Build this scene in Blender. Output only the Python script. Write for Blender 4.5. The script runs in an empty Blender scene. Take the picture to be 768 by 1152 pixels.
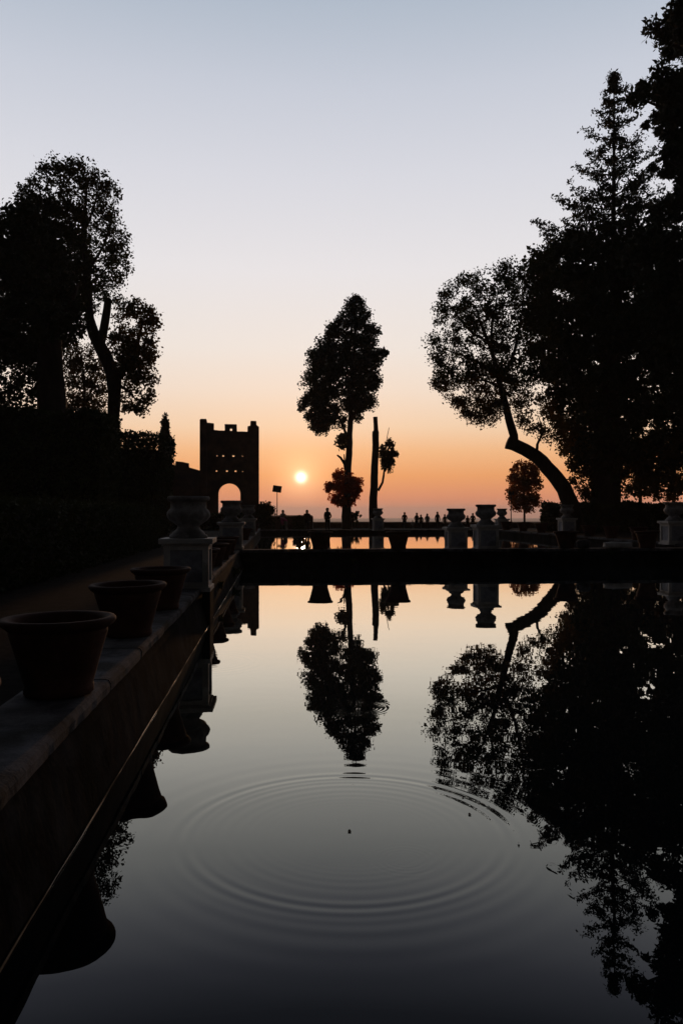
import bpy, bmesh, math, random
import numpy as np
from mathutils import Vector, Matrix
random.seed(7)
rng = np.random.default_rng(11)
scene = bpy.context.scene
col = scene.collection
R = math.radians

# ------------------------------------------------------------------ camera frame
F = 896.0                      # focal length in photograph pixels (28 mm on 36x24, upright)
CH = 1.70                      # eye above the water of the near pool
TH = R(4.594)                  # the camera looks a little to the right of the pool's axis
ST, CT = math.sin(TH), math.cos(TH)
def W(px, py, d):
    xc = (px - 384.0) / F * d
    return Vector((xc * CT + d * ST, -xc * ST + d * CT, CH + (576.0 - py) / F * d))
def XY(px, d, z=0.0):
    p = W(px, 576, d); p.z = z
    return p

cam_d = bpy.data.cameras.new('camera'); cam = bpy.data.objects.new('camera', cam_d); col.objects.link(cam)
cam.location = (0, 0, CH); cam.rotation_euler = (R(90), 0, -TH)
cam_d.lens = 28; cam_d.sensor_fit = 'VERTICAL'; cam_d.sensor_height = 36; cam_d.sensor_width = 24
cam_d.clip_start = 0.05; cam_d.clip_end = 40000
scene.camera = cam

# ------------------------------------------------------------------ materials
def lin(c):
    return tuple((x / 255 / 12.92) if x / 255 <= 0.04045 else ((x / 255 + 0.055) / 1.055) ** 2.4 for x in c)
def newmat(name):
    m = bpy.data.materials.new(name); m.use_nodes = True
    nt = m.node_tree; nt.nodes.clear()
    return m, nt, nt.nodes, nt.links
def mottled(name, c1, c2, c3=None, scale=4.0, rough=0.85, bump=0.01, detail=8, wave=None, spec=0.3, streak=False):
    m, nt, N, L = newmat(name)
    out = N.new('ShaderNodeOutputMaterial'); b = N.new('ShaderNodeBsdfPrincipled'); L.new(b.outputs[0], out.inputs[0])
    tc = N.new('ShaderNodeTexCoord'); mp = N.new('ShaderNodeMapping'); L.new(tc.outputs['Object'], mp.inputs[0])
    if streak: mp.inputs['Scale'].default_value = (1, 1, 0.25)
    n1 = N.new('ShaderNodeTexNoise'); n1.inputs['Scale'].default_value = scale; n1.inputs['Detail'].default_value = detail
    n1.inputs['Roughness'].default_value = 0.65
    n2 = N.new('ShaderNodeTexNoise'); n2.inputs['Scale'].default_value = scale * 0.27; n2.inputs['Detail'].default_value = 5
    n3 = N.new('ShaderNodeTexNoise'); n3.inputs['Scale'].default_value = scale * 9; n3.inputs['Detail'].default_value = 6
    for n in (n1, n2, n3): L.new(mp.outputs[0], n.inputs['Vector'])
    r1 = N.new('ShaderNodeValToRGB'); r1.color_ramp.elements[0].position = 0.38; r1.color_ramp.elements[1].position = 0.64
    r1.color_ramp.elements[0].color = (*c1, 1); r1.color_ramp.elements[1].color = (*c2, 1); L.new(n1.outputs[0], r1.inputs[0])
    mx = N.new('ShaderNodeMixRGB'); L.new(r1.outputs[0], mx.inputs[1]); mx.inputs[2].default_value = (*(c3 or c1), 1)
    r2 = N.new('ShaderNodeValToRGB'); r2.color_ramp.elements[0].position = 0.5; r2.color_ramp.elements[1].position = 0.62
    L.new(n2.outputs[0], r2.inputs[0]); L.new(r2.outputs[0], mx.inputs[0])
    L.new(mx.outputs[0], b.inputs['Base Color'])
    b.inputs['Roughness'].default_value = rough; b.inputs['Specular IOR Level'].default_value = spec
    ad = N.new('ShaderNodeMath'); ad.operation = 'ADD'; L.new(n1.outputs[0], ad.inputs[0]); L.new(n3.outputs[0], ad.inputs[1])
    bp = N.new('ShaderNodeBump'); bp.inputs['Distance'].default_value = bump; bp.inputs['Strength'].default_value = 0.8
    L.new(ad.outputs[0], bp.inputs['Height']); L.new(bp.outputs[0], b.inputs['Normal'])
    return m
def leafmat(name, c1, c2, trans, tw=0.3):
    m, nt, N, L = newmat(name)
    out = N.new('ShaderNodeOutputMaterial'); b = N.new('ShaderNodeBsdfPrincipled')
    t = N.new('ShaderNodeBsdfTranslucent'); mx = N.new('ShaderNodeMixShader'); mx.inputs[0].default_value = tw
    L.new(b.outputs[0], mx.inputs[1]); L.new(t.outputs[0], mx.inputs[2]); L.new(mx.outputs[0], out.inputs[0])
    tc = N.new('ShaderNodeTexCoord'); n = N.new('ShaderNodeTexNoise'); n.inputs['Scale'].default_value = 1.3; n.inputs['Detail'].default_value = 6
    L.new(tc.outputs['Object'], n.inputs['Vector'])
    r = N.new('ShaderNodeValToRGB'); r.color_ramp.elements[0].position = 0.35; r.color_ramp.elements[1].position = 0.65
    r.color_ramp.elements[0].color = (*c1, 1); r.color_ramp.elements[1].color = (*c2, 1); L.new(n.outputs[0], r.inputs[0])
    L.new(r.outputs[0], b.inputs['Base Color']); b.inputs['Roughness'].default_value = 0.75; b.inputs['Specular IOR Level'].default_value = 0.15
    t.inputs[0].default_value = (*trans, 1)
    return m
M = {}
M['leaf'] = leafmat('evergreen leaf', (.028, .042, .018), (.05, .062, .026), (.045, .05, .012), .22)
M['leaf_dark'] = leafmat('dark leaf', (.022, .034, .016), (.038, .05, .022), (.03, .035, .012), .15)
M['leaf_warm'] = leafmat('yellowing leaf', (.045, .045, .018), (.075, .06, .022), (.16, .09, .02), .3)
M['leaf_amber'] = leafmat('brown leaf', (.06, .022, .012), (.10, .038, .015), (.48, .13, .025), .5)
M['leaf_red'] = leafmat('autumn leaf', (.12, .016, .006), (.20, .035, .008), (.85, .12, .01), .6)
M['needle'] = leafmat('needles', (.022, .036, .02), (.038, .052, .028), (.03, .035, .015), .12)
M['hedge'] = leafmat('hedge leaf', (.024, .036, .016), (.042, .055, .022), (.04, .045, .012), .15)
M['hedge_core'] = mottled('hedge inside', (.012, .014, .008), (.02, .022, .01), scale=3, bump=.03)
M['bark'] = mottled('bark', (.022, .018, .014), (.045, .036, .028), (.02, .018, .014), scale=5, bump=.04, streak=True)
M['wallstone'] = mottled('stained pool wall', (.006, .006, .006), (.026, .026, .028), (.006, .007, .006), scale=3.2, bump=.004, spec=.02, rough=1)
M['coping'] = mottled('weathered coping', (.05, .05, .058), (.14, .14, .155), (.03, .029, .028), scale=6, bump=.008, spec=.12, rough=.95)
M['marble'] = mottled('weathered marble', (.44, .43, .43), (.62, .60, .59), (.28, .27, .26), scale=5, bump=.006, rough=.7)
M['panel'] = mottled('bluish stone panel', (.22, .23, .28), (.34, .36, .42), (.15, .15, .18), scale=7, bump=.008)
M['urn'] = mottled('grey urn stone', (.20, .195, .20), (.38, .37, .38), (.12, .12, .115), scale=9, bump=.01)
M['terracotta'] = mottled('terracotta', (.055, .026, .019), (.10, .045, .033), (.035, .026, .022), scale=5, bump=.004, rough=.85, spec=.15)
M['soil'] = mottled('soil', (.02, .014, .01), (.04, .03, .02), scale=20, bump=.02)
M['gravel'] = mottled('gravel path', (.009, .008, .008), (.019, .017, .016), (.008, .008, .007), scale=9, bump=.015, spec=.03, rough=1)
M['tuff'] = mottled('tuff masonry', (.06, .038, .03), (.11, .068, .048), (.04, .028, .022), scale=1.6, bump=.05)
M['iron'] = mottled('painted iron', (.02, .02, .02), (.035, .033, .03), scale=12, bump=.001, rough=.5)
M['dryleaf'] = mottled('dry leaf', (.05, .03, .015), (.10, .06, .03), scale=30, bump=.001)
M['paleleaf'] = mottled('pale leaf', (.20, .15, .12), (.30, .22, .17), scale=30, bump=.001)
M['skin'] = mottled('skin', (.35, .2, .14), (.4, .24, .17), scale=6, bump=.001, rough=.6)
M['hair'] = mottled('hair', (.012, .008, .006), (.03, .02, .014), scale=30, bump=.005)
for k, c in dict(black=(.012, .012, .014), navy=(.015, .018, .03), brown=(.04, .025, .018), grey=(.22, .2, .21), pink=(.55, .10, .26),
                 denim=(.02, .028, .05), pale=(.5, .46, .5), olive=(.03, .03, .018)).items():
    M['c_' + k] = mottled('cloth ' + k, tuple(x * .85 for x in c), c, scale=14, bump=.004)

# ------------------------------------------------------------------ object helpers
def tag(o, label=None, cat=None, group=None, kind=None):
    if label: o['label'] = label
    if cat: o['category'] = cat
    if group: o['group'] = group
    if kind: o['kind'] = kind
    return o
def empty(name, loc, rz=0.0, label=None, cat=None, group=None):
    o = bpy.data.objects.new(name, None); col.objects.link(o); o.empty_display_size = .2
    o.location = loc; o.rotation_euler = (0, 0, rz)
    return tag(o, label, cat, group)
def link(name, me, mats, parent=None, loc=None, smooth=False):
    for m in (mats if isinstance(mats, (list, tuple)) else [mats]): me.materials.append(m)
    o = bpy.data.objects.new(name, me); col.objects.link(o)
    if parent: o.parent = parent
    if loc is not None: o.location = loc
    if smooth: me.polygons.foreach_set('use_smooth', [True] * len(me.polygons))
    return o
def from_bm(name, bm, mats, parent=None, loc=None, smooth=False):
    me = bpy.data.meshes.new(name); bm.normal_update(); bm.to_mesh(me); bm.free()
    return link(name, me, mats, parent, loc, smooth)
def quads_mesh(name, V, n):
    me = bpy.data.meshes.new(name); V = np.asarray(V, dtype=np.float32).reshape(-1, 3)
    me.vertices.add(len(V)); me.vertices.foreach_set('co', V.ravel())
    me.loops.add(4 * n); me.loops.foreach_set('vertex_index', np.arange(4 * n, dtype=np.int32))
    me.polygons.add(n); me.polygons.foreach_set('loop_start', np.arange(0, 4 * n, 4, dtype=np.int32))
    me.update(calc_edges=True)
    return me
def box(bm, x0, x1, y0, y1, z0, z1, bev=0.0):
    r = bmesh.ops.create_cube(bm, size=1)
    for v in r['verts']:
        v.co = Vector((x0 + (v.co.x + .5) * (x1 - x0), y0 + (v.co.y + .5) * (y1 - y0), z0 + (v.co.z + .5) * (z1 - z0)))
    if bev:
        es = list({e for v in r['verts'] for e in v.link_edges})
        bmesh.ops.bevel(bm, geom=es, offset=bev, segments=2, affect='EDGES', profile=.6)
def lathe(profile, seg=40, wob=0.0):
    bm = bmesh.new(); rings = []
    for r, z in profile:
        if r < 1e-5: rings.append([bm.verts.new((0, 0, z))])
        else: rings.append([bm.verts.new((r * math.cos(2 * math.pi * i / seg) * (1 + wob * math.sin(3 * i / seg * 6.28 + z * 9)),
                                          r * math.sin(2 * math.pi * i / seg), z)) for i in range(seg)])
    for a, b in zip(rings, rings[1:]):
        for i in range(seg):
            j = (i + 1) % seg
            if len(a) == 1 and len(b) == 1: continue
            if len(a) == 1: bm.faces.new((a[0], b[i], b[j]))
            elif len(b) == 1: bm.faces.new((a[i], a[j], b[0]))
            else: bm.faces.new((a[i], a[j], b[j], b[i]))
    bmesh.ops.recalc_face_normals(bm, faces=bm.faces)
    return bm
def tube(bm, pts, rads, seg=8, rough=0.0):
    pts = [Vector(p) for p in pts]; n = len(pts); rings = []; up = Vector((0.13, .97, .2)).normalized()
    ph = random.random() * 6
    for i, p in enumerate(pts):
        t = (pts[min(i + 1, n - 1)] - pts[max(i - 1, 0)])
        if t.length < 1e-6: t = Vector((0, 0, 1))
        t.normalize(); a = t.cross(up)
        if a.length < 1e-3: a = t.cross(Vector((1, 0, 0)))
        a.normalize(); b = t.cross(a)
        rr = []
        for k in range(seg):
            an = 2 * math.pi * k / seg
            r = rads[i] * (1 + rough * math.sin(an * 3 + i * .9 + ph) + rough * .8 * random.uniform(-1, 1))
            rr.append(bm.verts.new(p + a * (math.cos(an) * r) + b * (math.sin(an) * r)))
        rings.append(rr)
    for a, b in zip(rings, rings[1:]):
        for k in range(seg):
            j = (k + 1) % seg; bm.faces.new((a[k], a[j], b[j], b[k]))
    bm.faces.new(rings[-1]); bm.faces.new(list(reversed(rings[0])))
def densify(pts, step):
    out = []
    for i in range(len(pts) - 1):
        p0 = np.array(pts[max(i - 1, 0)], float); p1 = np.array(pts[i], float); p2 = np.array(pts[i + 1], float); p3 = np.array(pts[min(i + 2, len(pts) - 1)], float)
        k = max(1, int(np.linalg.norm(p2[:3] - p1[:3]) / step))
        for j in range(k):
            t = j / k
            out.append(.5 * ((2 * p1) + (-p0 + p2) * t + (2 * p0 - 5 * p1 + 4 * p2 - p3) * t * t + (-p0 + 3 * p1 - 3 * p2 + p3) * t ** 3))
    out.append(np.array(pts[-1], float))
    return out
def outline(name, splines, depth, mats, parent=None):
    """closed outlines (first the silhouette, then its holes) in the xz plane, given a real thickness along y"""
    cu = bpy.data.curves.new(name, 'CURVE'); cu.dimensions = '2D'; cu.fill_mode = 'BOTH'; cu.extrude = depth / 2
    for pts in splines:
        s = cu.splines.new('POLY'); s.points.add(len(pts) - 1)
        for i, (x, y) in enumerate(pts): s.points[i].co = (x, y, 0, 1)
        s.use_cyclic_u = True
    o = bpy.data.objects.new(name, cu); col.objects.link(o)
    dg = bpy.context.evaluated_depsgraph_get(); dg.update()
    me = bpy.data.meshes.new_from_object(o.evaluated_get(dg)); bpy.data.objects.remove(o); bpy.data.curves.remove(cu)
    me.transform(Matrix.Rotation(R(90), 4, 'X')); me.name = name; me.materials.clear()
    return link(name, me, mats, parent)
def in_poly(P, poly):
    x, y = P[:, 0], P[:, 1]; ins = np.zeros(len(P), bool); n = len(poly); j = n - 1
    for i in range(n):
        xi, yi = poly[i]; xj, yj = poly[j]
        c = ((yi > y) != (yj > y)) & (x < (xj - xi) * (y - yi) / (yj - yi + 1e-12) + xi)
        ins ^= c; j = i
    return ins
def leaf_quads(C, size, elong=1.5, droop=0.0):
    """diamond leaves at centres C, each turned its own way"""
    n = len(C)
    u = rng.normal(size=(n, 3)); u[:, 2] -= droop; u /= np.linalg.norm(u, axis=1)[:, None]
    w = rng.normal(size=(n, 3)); v = np.cross(u, w); v /= np.linalg.norm(v, axis=1)[:, None]
    s = (size * rng.uniform(.6, 1.35, n))[:, None]
    a = u * s * elong * .5; b = v * s * .5; nn = np.cross(u, v) * s * .12
    return np.stack([C - a, C + b + nn, C + a, C - b + nn], 1)

def sample_poly(poly, d, n, thick, power=1.0):
    """n points inside the solid whose view from the pool is this outline; its depth follows its local width"""
    P = np.array(poly, float); lo, hi = P.min(0), P.max(0); out = []
    while len(out) < n:
        q = rng.uniform(lo, hi, (n * 3, 2)); q = q[in_poly(q, poly)]; out.extend(q.tolist())
    q = np.array(out[:n]); res = []
    for x, y in q:
        xs = []
        for i in range(len(poly)):
            (x1, y1), (x2, y2) = poly[i - 1], poly[i]
            if (y1 > y) != (y2 > y): xs.append(x1 + (x2 - x1) * (y - y1) / (y2 - y1))
        xs.sort(); L0 = max([v for v in xs if v <= x], default=x - 1); R0 = min([v for v in xs if v >= x], default=x + 1)
        c, w = (L0 + R0) / 2, max((R0 - L0) / 2, 1)
        u = (x - c) / w; h = math.sqrt(max(0, 1 - u * u)) * min(w / F * d, thick)
        res.append(np.array(W(x, y, d)) + np.array([ST, CT, 0]) * rng.uniform(-h, h))
    return np.array(res)

def tree(name, label, cat, d, trunks, crowns, mat_bark='bark', group=None, base_z=.1, leafname='crown'):
    """trunks: polylines of (px, py, width px[, depth offset]); crowns: dicts of outline, clump count, leaves ..."""
    b = trunks[0][0]; base = XY(b[0], d + (b[3] if len(b) > 3 else 0), base_z)
    root = empty(name, base, 0, label, cat, group)
    off = base
    bm = bmesh.new(); nodes = []; nr = []
    for tr in trunks:
        pts = [(*W(t[0], t[1], d + (t[3] if len(t) > 3 else 0)), t[2] / F * d / 2) for t in tr]
        dn = densify(pts, .5)
        P = [Vector(p[:3]) - off for p in dn]; r = [max(.012, p[3]) for p in dn]
        if tr is trunks[0]:
            P.insert(0, Vector((P[0].x, P[0].y, -.3))); r.insert(0, r[0] * 1.25)
        tube(bm, P, r, 10, .07)
        for p, q in zip(P, r):
            nodes.append(np.array(p)); nr.append(q)
    for cr in crowns:
        n = cr['clumps']; C = sample_poly(cr['poly'], d + cr.get('dd', 0), n, cr.get('thick', 99)) - np.array(off)
        cr['C'] = C
        if cr.get('branches', True):
            N0 = np.array(nodes); attach = [i for i in range(len(nodes)) if cr.get('zmin') is None or nodes[i][2] > cr['zmin']]
            dist = np.min(np.linalg.norm(C[:, None, :] - N0[None, attach, :], axis=2), axis=1)
            for i in np.argsort(dist)[:cr.get('maxbr', 500)]:
                c = C[i]; NA = np.array(nodes)
                dd = np.linalg.norm(NA - c, axis=1) + np.maximum(0, NA[:, 2] - c[2]) * .9
                if cr.get('zmin') is not None: dd = np.where(NA[:, 2] < cr['zmin'], 1e9, dd)
                k = int(np.argmin(dd)); a = NA[k]; L = np.linalg.norm(c - a)
                if L > cr.get('maxlen', 6): continue
                r0 = min(nr[k] * .7, .012 + .022 * L); r1 = max(.010, r0 * .45)
                mid = (a + c) / 2 + rng.normal(size=3) * L * .08 + np.array([0, 0, -.04 * L])
                tube(bm, [a, (a + mid) / 2 + rng.normal(size=3) * L * .03, mid, c], [r0, r0 * .85, (r0 + r1) / 2, r1], 4, .05)
                for p, q in ((mid, (r0 + r1) / 2), (c, r1)):
                    nodes.append(p); nr.append(q)
    t = from_bm('trunk', bm, M[mat_bark], root, smooth=True)
    bymat = {}
    for cr in crowns:
        C = cr['C']; m = cr['leaves']; rad = cr.get('r', .6)
        k = rng.integers(m // 2, m + m // 2, len(C)); idx = np.repeat(np.arange(len(C)), k)
        rr = (rad * rng.uniform(.55, 1.3, len(C)))[idx]
        o = np.clip(rng.normal(size=(len(idx), 3)), -1.9, 1.9) * (rr * cr.get('soft', .54))[:, None]; o[:, 2] *= cr.get('flat', .85)
        Q = leaf_quads(C[idx] + o, cr.get('size', .2), cr.get('elong', 1.6), cr.get('droop', 0.))
        bymat.setdefault((cr.get('part', leafname), cr.get('mat', 'leaf')), []).append(Q)
    for (pn, mt), qs in bymat.items():
        Q = np.concatenate(qs); link(pn, quads_mesh(pn, Q, len(Q)), M[mt], root)
    return root

# ------------------------------------------------------------------ the ground, one sheet out to the horizon
def ground_z(x, y):
    if y < 60: z = .25
    elif y < 78: z = .25 - .25 * (y - 60) / 18
    elif y < 90: z = 0
    elif y < 600: z = -70 * (1 - math.cos(math.pi * (y - 90) / 510)) / 2
    else: z = -70
    return z
def build_ground():
    ys = [-300, -60, -20, -5, 5, 20, 40, 60, 66, 72, 78, 84, 90, 110, 140, 180, 230, 290, 350, 420, 500, 560, 600, 900, 1500, 2500, 4000, 6500, 9500]
    xs = [-7000, -3000, -1200, -500, -250, -120, -60, -30, -15, -1.6, 6, 14.9, 25, 40, 70, 130, 260, 520, 1200, 3000, 7000]
    bm = bmesh.new(); G = []
    for y in ys: G.append([bm.verts.new((x, y, ground_z(x, y) + (math.sin(x * .0023 + y * .001) * 6 if y > 900 else 0))) for x in xs])
    for j in range(len(ys) - 1):
        for i in range(len(xs) - 1):
            bm.faces.new((G[j][i], G[j][i + 1], G[j + 1][i + 1], G[j + 1][i]))
    # the basins are cut out of the terrace
    bmesh.ops.bisect_plane(bm, geom=bm.verts[:] + bm.edges[:] + bm.faces[:], plane_co=(0, .8, 0), plane_no=(0, 1, 0))
    bmesh.ops.bisect_plane(bm, geom=bm.verts[:] + bm.edges[:] + bm.faces[:], plane_co=(0, 55.3, 0), plane_no=(0, 1, 0))
    kill = [f for f in bm.faces if -1.7 < f.calc_center_median().x < 15 and .8 < f.calc_center_median().y < 55.3]
    bmesh.ops.delete(bm, geom=kill, context='FACES')
    o = from_bm('ground', bm, M['gravel']); tag(o, kind='structure')
build_ground()

# ------------------------------------------------------------------ water
def water_material(name, rings, swell, rough=0.0):
    m, nt, N, L = newmat(name)
    out = N.new('ShaderNodeOutputMaterial'); b = N.new('ShaderNodeBsdfGlossy'); b.inputs['Roughness'].default_value = 0
    # dark still water: mirror-like at a grazing angle, almost black looked at from above
    lw = N.new('ShaderNodeLayerWeight'); lw.inputs['Blend'].default_value = .5
    rp = N.new('ShaderNodeValToRGB'); e = rp.color_ramp.elements; e[0].position = 0; e[0].color = (.012,) * 3 + (1,); e[1].position = 1; e[1].color = (.97,) * 3 + (1,)
    for fc, rf in ((.533, .016), (.49, .038), (.445, .080), (.386, .155), (.34, .225), (.242, .48), (.137, .88), (.075, .97)):
        q = e.new(1 - fc); tb = max(0, min(1, (fc - .40) / .10)); tm = max(0, min(1, (fc - .06) / .16)); q.color = (rf * (1 - .06 * tb), rf * (1 + .01 * tm - .09 * tb), rf * (1 - .10 * tm + .11 * tb), 1)
    L.new(lw.outputs['Facing'], rp.inputs[0]); L.new(rp.outputs[0], b.inputs['Color'])
    body = N.new('ShaderNodeBsdfDiffuse'); body.inputs[0].default_value = (.004, .006, .007, 1)
    addn = N.new('ShaderNodeAddShader'); L.new(b.outputs[0], addn.inputs[0]); L.new(body.outputs[0], addn.inputs[1]); L.new(addn.outputs[0], out.inputs[0])
    geo = N.new('ShaderNodeNewGeometry')
    total = None
    def math_(op, a, b_=None, c=None):
        n = N.new('ShaderNodeMath'); n.operation = op
        for i, v in enumerate((a, b_, c)):
            if v is None: continue
            if hasattr(v, 'links'): L.new(v, n.inputs[i])
            else: n.inputs[i].default_value = v
        return n.outputs[0]
    for (cx, cy, r0, w_in, w_out, lam0, lamk, amp) in rings:
        vs = N.new('ShaderNodeVectorMath'); vs.operation = 'SUBTRACT'; L.new(geo.outputs['Position'], vs.inputs[0]); vs.inputs[1].default_value = (cx, cy, 0)
        ln = N.new('ShaderNodeVectorMath'); ln.operation = 'LENGTH'; L.new(vs.outputs[0], ln.inputs[0]); r = ln.outputs['Value']
        # wavelength lam0 at radius r0, longer outwards, shorter inwards: phase = 2pi/lamk * ln(lam0 + lamk (r - r0))
        dr = math_('SUBTRACT', r, r0)
        lamr = math_('MAXIMUM', math_('MULTIPLY_ADD', dr, lamk, lam0), lam0 * .28)
        ph = math_('MULTIPLY', math_('LOGARITHM', lamr, math.e), 2 * math.pi / lamk)
        s = math_('SINE', ph)
        win = math_('EXPONENT', math_('MULTIPLY', math_('POWER', math_('DIVIDE', math_('MINIMUM', dr, 0.), w_in), 2.), -1.))
        wout = math_('EXPONENT', math_('MULTIPLY', math_('POWER', math_('DIVIDE', math_('MAXIMUM', dr, 0.), w_out), 2.), -1.))
        h = math_('MULTIPLY', math_('MULTIPLY', s, math_('MULTIPLY', win, wout)), math_('MULTIPLY', lamr, amp / lam0))
        total = h if total is None else math_('ADD', total, h)
    for sc, am, sx in swell:
        mp = N.new('ShaderNodeMapping'); mp.inputs['Scale'].default_value = (sx, 1, 1); L.new(geo.outputs['Position'], mp.inputs[0])
        n = N.new('ShaderNodeTexNoise'); n.inputs['Scale'].default_value = sc; n.inputs['Detail'].default_value = 2; L.new(mp.outputs[0], n.inputs['Vector'])
        h = math_('MULTIPLY', n.outputs[0], am)
        total = h if total is None else math_('ADD', total, h)
    bp = N.new('ShaderNodeBump'); bp.inputs['Strength'].default_value = 1; bp.inputs['Distance'].default_value = 1
    L.new(total, bp.inputs['Height']); L.new(bp.outputs[0], b.inputs['Normal']); L.new(bp.outputs[0], lw.inputs['Normal'])
    b.inputs['Roughness'].default_value = rough
    return m
rc = XY(393, 4.23)
def wp(px, py):
    return XY(px, F * CH / (py - 576.0))
r2 = wp(405, 796); r3 = wp(455, 967); r4 = wp(230, 745)
def rect(name, x0, x1, y0, y1, z, mat, kind='structure'):
    bm = bmesh.new(); vs = [bm.verts.new((x, y, z)) for x, y in ((x0, y0), (x1, y0), (x1, y1), (x0, y1))]; bm.faces.new(vs)
    return tag(from_bm(name, bm, mat), kind=kind)
XL, XR = -1.147, 14.35           # inner top edges of the long walls
YC = 24.35                       # near face of the cross wall
Y2 = 55.0                        # far edge of the second basin
rect('pool_water', XL - .1, XR + .1, .7, YC + .1, 0.0,
     water_material('still water', [(rc.x, rc.y, .850, .10, .12, .076, .10, .00022), (rc.x + .01, rc.y - .03, .82, .36, .42, .105, .15, .00012), (r2.x, r2.y, .19, .07, .08, .036, .06, .00009),
                                    (r3.x, r3.y, .10, .05, .10, .03, .1, .00003), (r4.x, r4.y, .5, .2, .3, .1, .1, .00010)],
                    [(1.6, .0010, .6), (7, .00006, 1)]))
rect('upper_pool_water', XL - .1, XR + .1, YC + .5, Y2 + .1, 0.20, water_material('still water upper', [(5., 36., .8, .5, .5, .12, .1, .0001)], [(1.2, .0014, 1), (9, .00025, .4)], .02))

# ------------------------------------------------------------------ basin walls
def noisy(a, b, c, s): return (math.sin(a * 1.7 + c) * .5 + math.sin(a * 4.3 + b * 2.1 + c * 2) * .3 + math.sin(a * 11 + b * 5) * .2) * s
def long_wall(name, label, top_in, sgn, y0, y1, water_z, batter, top=.553, width=.50, coping=True):
    """wall along y; sgn=-1: basin lies at +x of it"""
    root = empty(name, (top_in, (y0 + y1) / 2, 0), 0, label, 'pool wall', 'walls round the two basins'); root['kind'] = 'thing'
    cy = (y0 + y1) / 2; bm = bmesh.new(); n = max(4, int((y1 - y0) / .12)); rows = []
    prof = [(-batter - .01, -.5), (-batter, 0.0), (-batter * .6, .2), (-batter * .2, .4), (.015, top - .09), (width - .02, top - .09), (width, -.5)]
    for i in range(n + 1):
        y = y0 + (y1 - y0) * i / n - cy
        rows.append([bm.verts.new((sgn * (u + noisy(y * .35, w, k * .3, .009) + random.uniform(-.0012, .0012)), y, w)) for k, (u, w) in enumerate(prof)])
    for a, b in zip(rows, rows[1:]):
        for k in range(len(prof) - 1): bm.faces.new((a[k], a[k + 1], b[k + 1], b[k]))
    bm.faces.new(rows[0]); bm.faces.new(list(reversed(rows[-1])))
    bmesh.ops.recalc_face_normals(bm, faces=bm.faces)
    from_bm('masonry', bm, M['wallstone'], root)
    # coping slabs laid end to end, edges worn
    bm = bmesh.new(); y = y0
    while y < y1 - .05:
        L_ = min(random.uniform(1.1, 1.5), y1 - y); m_ = max(3, int(L_ / .1)); rr = []
        dz = random.uniform(-.004, .004); dx = random.uniform(-.006, .006)
        for i in range(m_ + 1):
            yy = y + .004 + (L_ - .008) * i / m_ - cy; e = noisy(yy, 0, 3, .006) + random.uniform(-.003, .003)
            pr = [(.02, top - .088), (-.006 + e, top - .082), (-.010 + e, top - .03), (.006 + e * .6, top - .006), (.03, top), (width - .03, top + .001), (width, top - .01), (width, top - .088)]
            rr.append([bm.verts.new((sgn * (u + dx), yy, w + dz)) for u, w in pr])
        for a, b in zip(rr, rr[1:]):
            for k in range(len(pr)): bm.faces.new((a[k], a[(k + 1) % len(pr)], b[(k + 1) % len(pr)], b[k]))
        bm.faces.new(rr[0]); bm.faces.new(list(reversed(rr[-1])))
        y += L_
    bmesh.ops.recalc_face_normals(bm, faces=bm.faces)
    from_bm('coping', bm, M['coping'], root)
    return root
wall_l = long_wall('pool_wall', 'long stained stone wall of the near pool carrying the big pots at left', XL, -1, .1, 24.9, 0, .11)
long_wall('pool_wall', 'left wall of the far pool beyond the cross wall', XL, -1, 24.92, Y2 + .5, .2, .02)
long_wall('pool_wall', 'right long wall of the near pool outside the frame', XR, 1, .1, 24.9, 0, .1)
long_wall('pool_wall', 'right wall of the far pool in front of the dark hedge', XR, 1, 24.92, Y2 + .5, .2, .02)
def cross_wall(label, yface, width, x0, x1, top, sgn_y=1):
    r = long_wall('pool_wall', label, 0, -1, -x1, -x0, 0, .03, top=top, width=width)
    # built along y, turned so that its pool face looks back along -y
    r.rotation_euler = (0, 0, R(-90)); r.location = ((x0 + x1) / 2, yface, 0)
    return r
cross_wall('dark cross wall with pots on top dividing the two pools', YC, .5, XL, XR, .553)
cross_wall('far end wall of the second pool below the people', Y2, .5, XL, XR, .47)
cross_wall('near end wall of the pool below the photographer', .15, .5, XL, XR, .50)
# a wet pipe running along the foot of the left wall
bm = bmesh.new()
pp = []; y = .6
while y < 24.2:
    pp.append((-1.022 + noisy(y, 0, 1, .004), y, .004 + noisy(y, 3, 2, .004))); y += .2
tube(bm, pp, [.0042 + .0012 * math.sin(i * .7) for i in range(len(pp))], 8)
m, nt, N, L = newmat('wet pipe'); out = N.new('ShaderNodeOutputMaterial'); b = N.new('ShaderNodeBsdfPrincipled'); L.new(b.outputs[0], out.inputs[0])
b.inputs['Base Color'].default_value = (.07, .045, .02, 1); b.inputs['Roughness'].default_value = .32; b.inputs['Metallic'].default_value = .5
nz = N.new('ShaderNodeTexNoise'); nz.inputs['Scale'].default_value = 1.1; nz.inputs['Detail'].default_value = 6; mr = N.new('ShaderNodeMapRange'); mr.inputs[1].default_value = .42; mr.inputs[2].default_value = .58; mr.inputs[3].default_value = .22; mr.inputs[4].default_value = .95
g = N.new('ShaderNodeNewGeometry'); L.new(g.outputs['Position'], nz.inputs['Vector']); L.new(nz.outputs[0], mr.inputs[0]); L.new(mr.outputs[0], b.inputs['Roughness'])
tag(from_bm('pipe', bm, m, smooth=True), 'thin wet pipe glinting along the waterline under the left wall', 'pipe')

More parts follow.
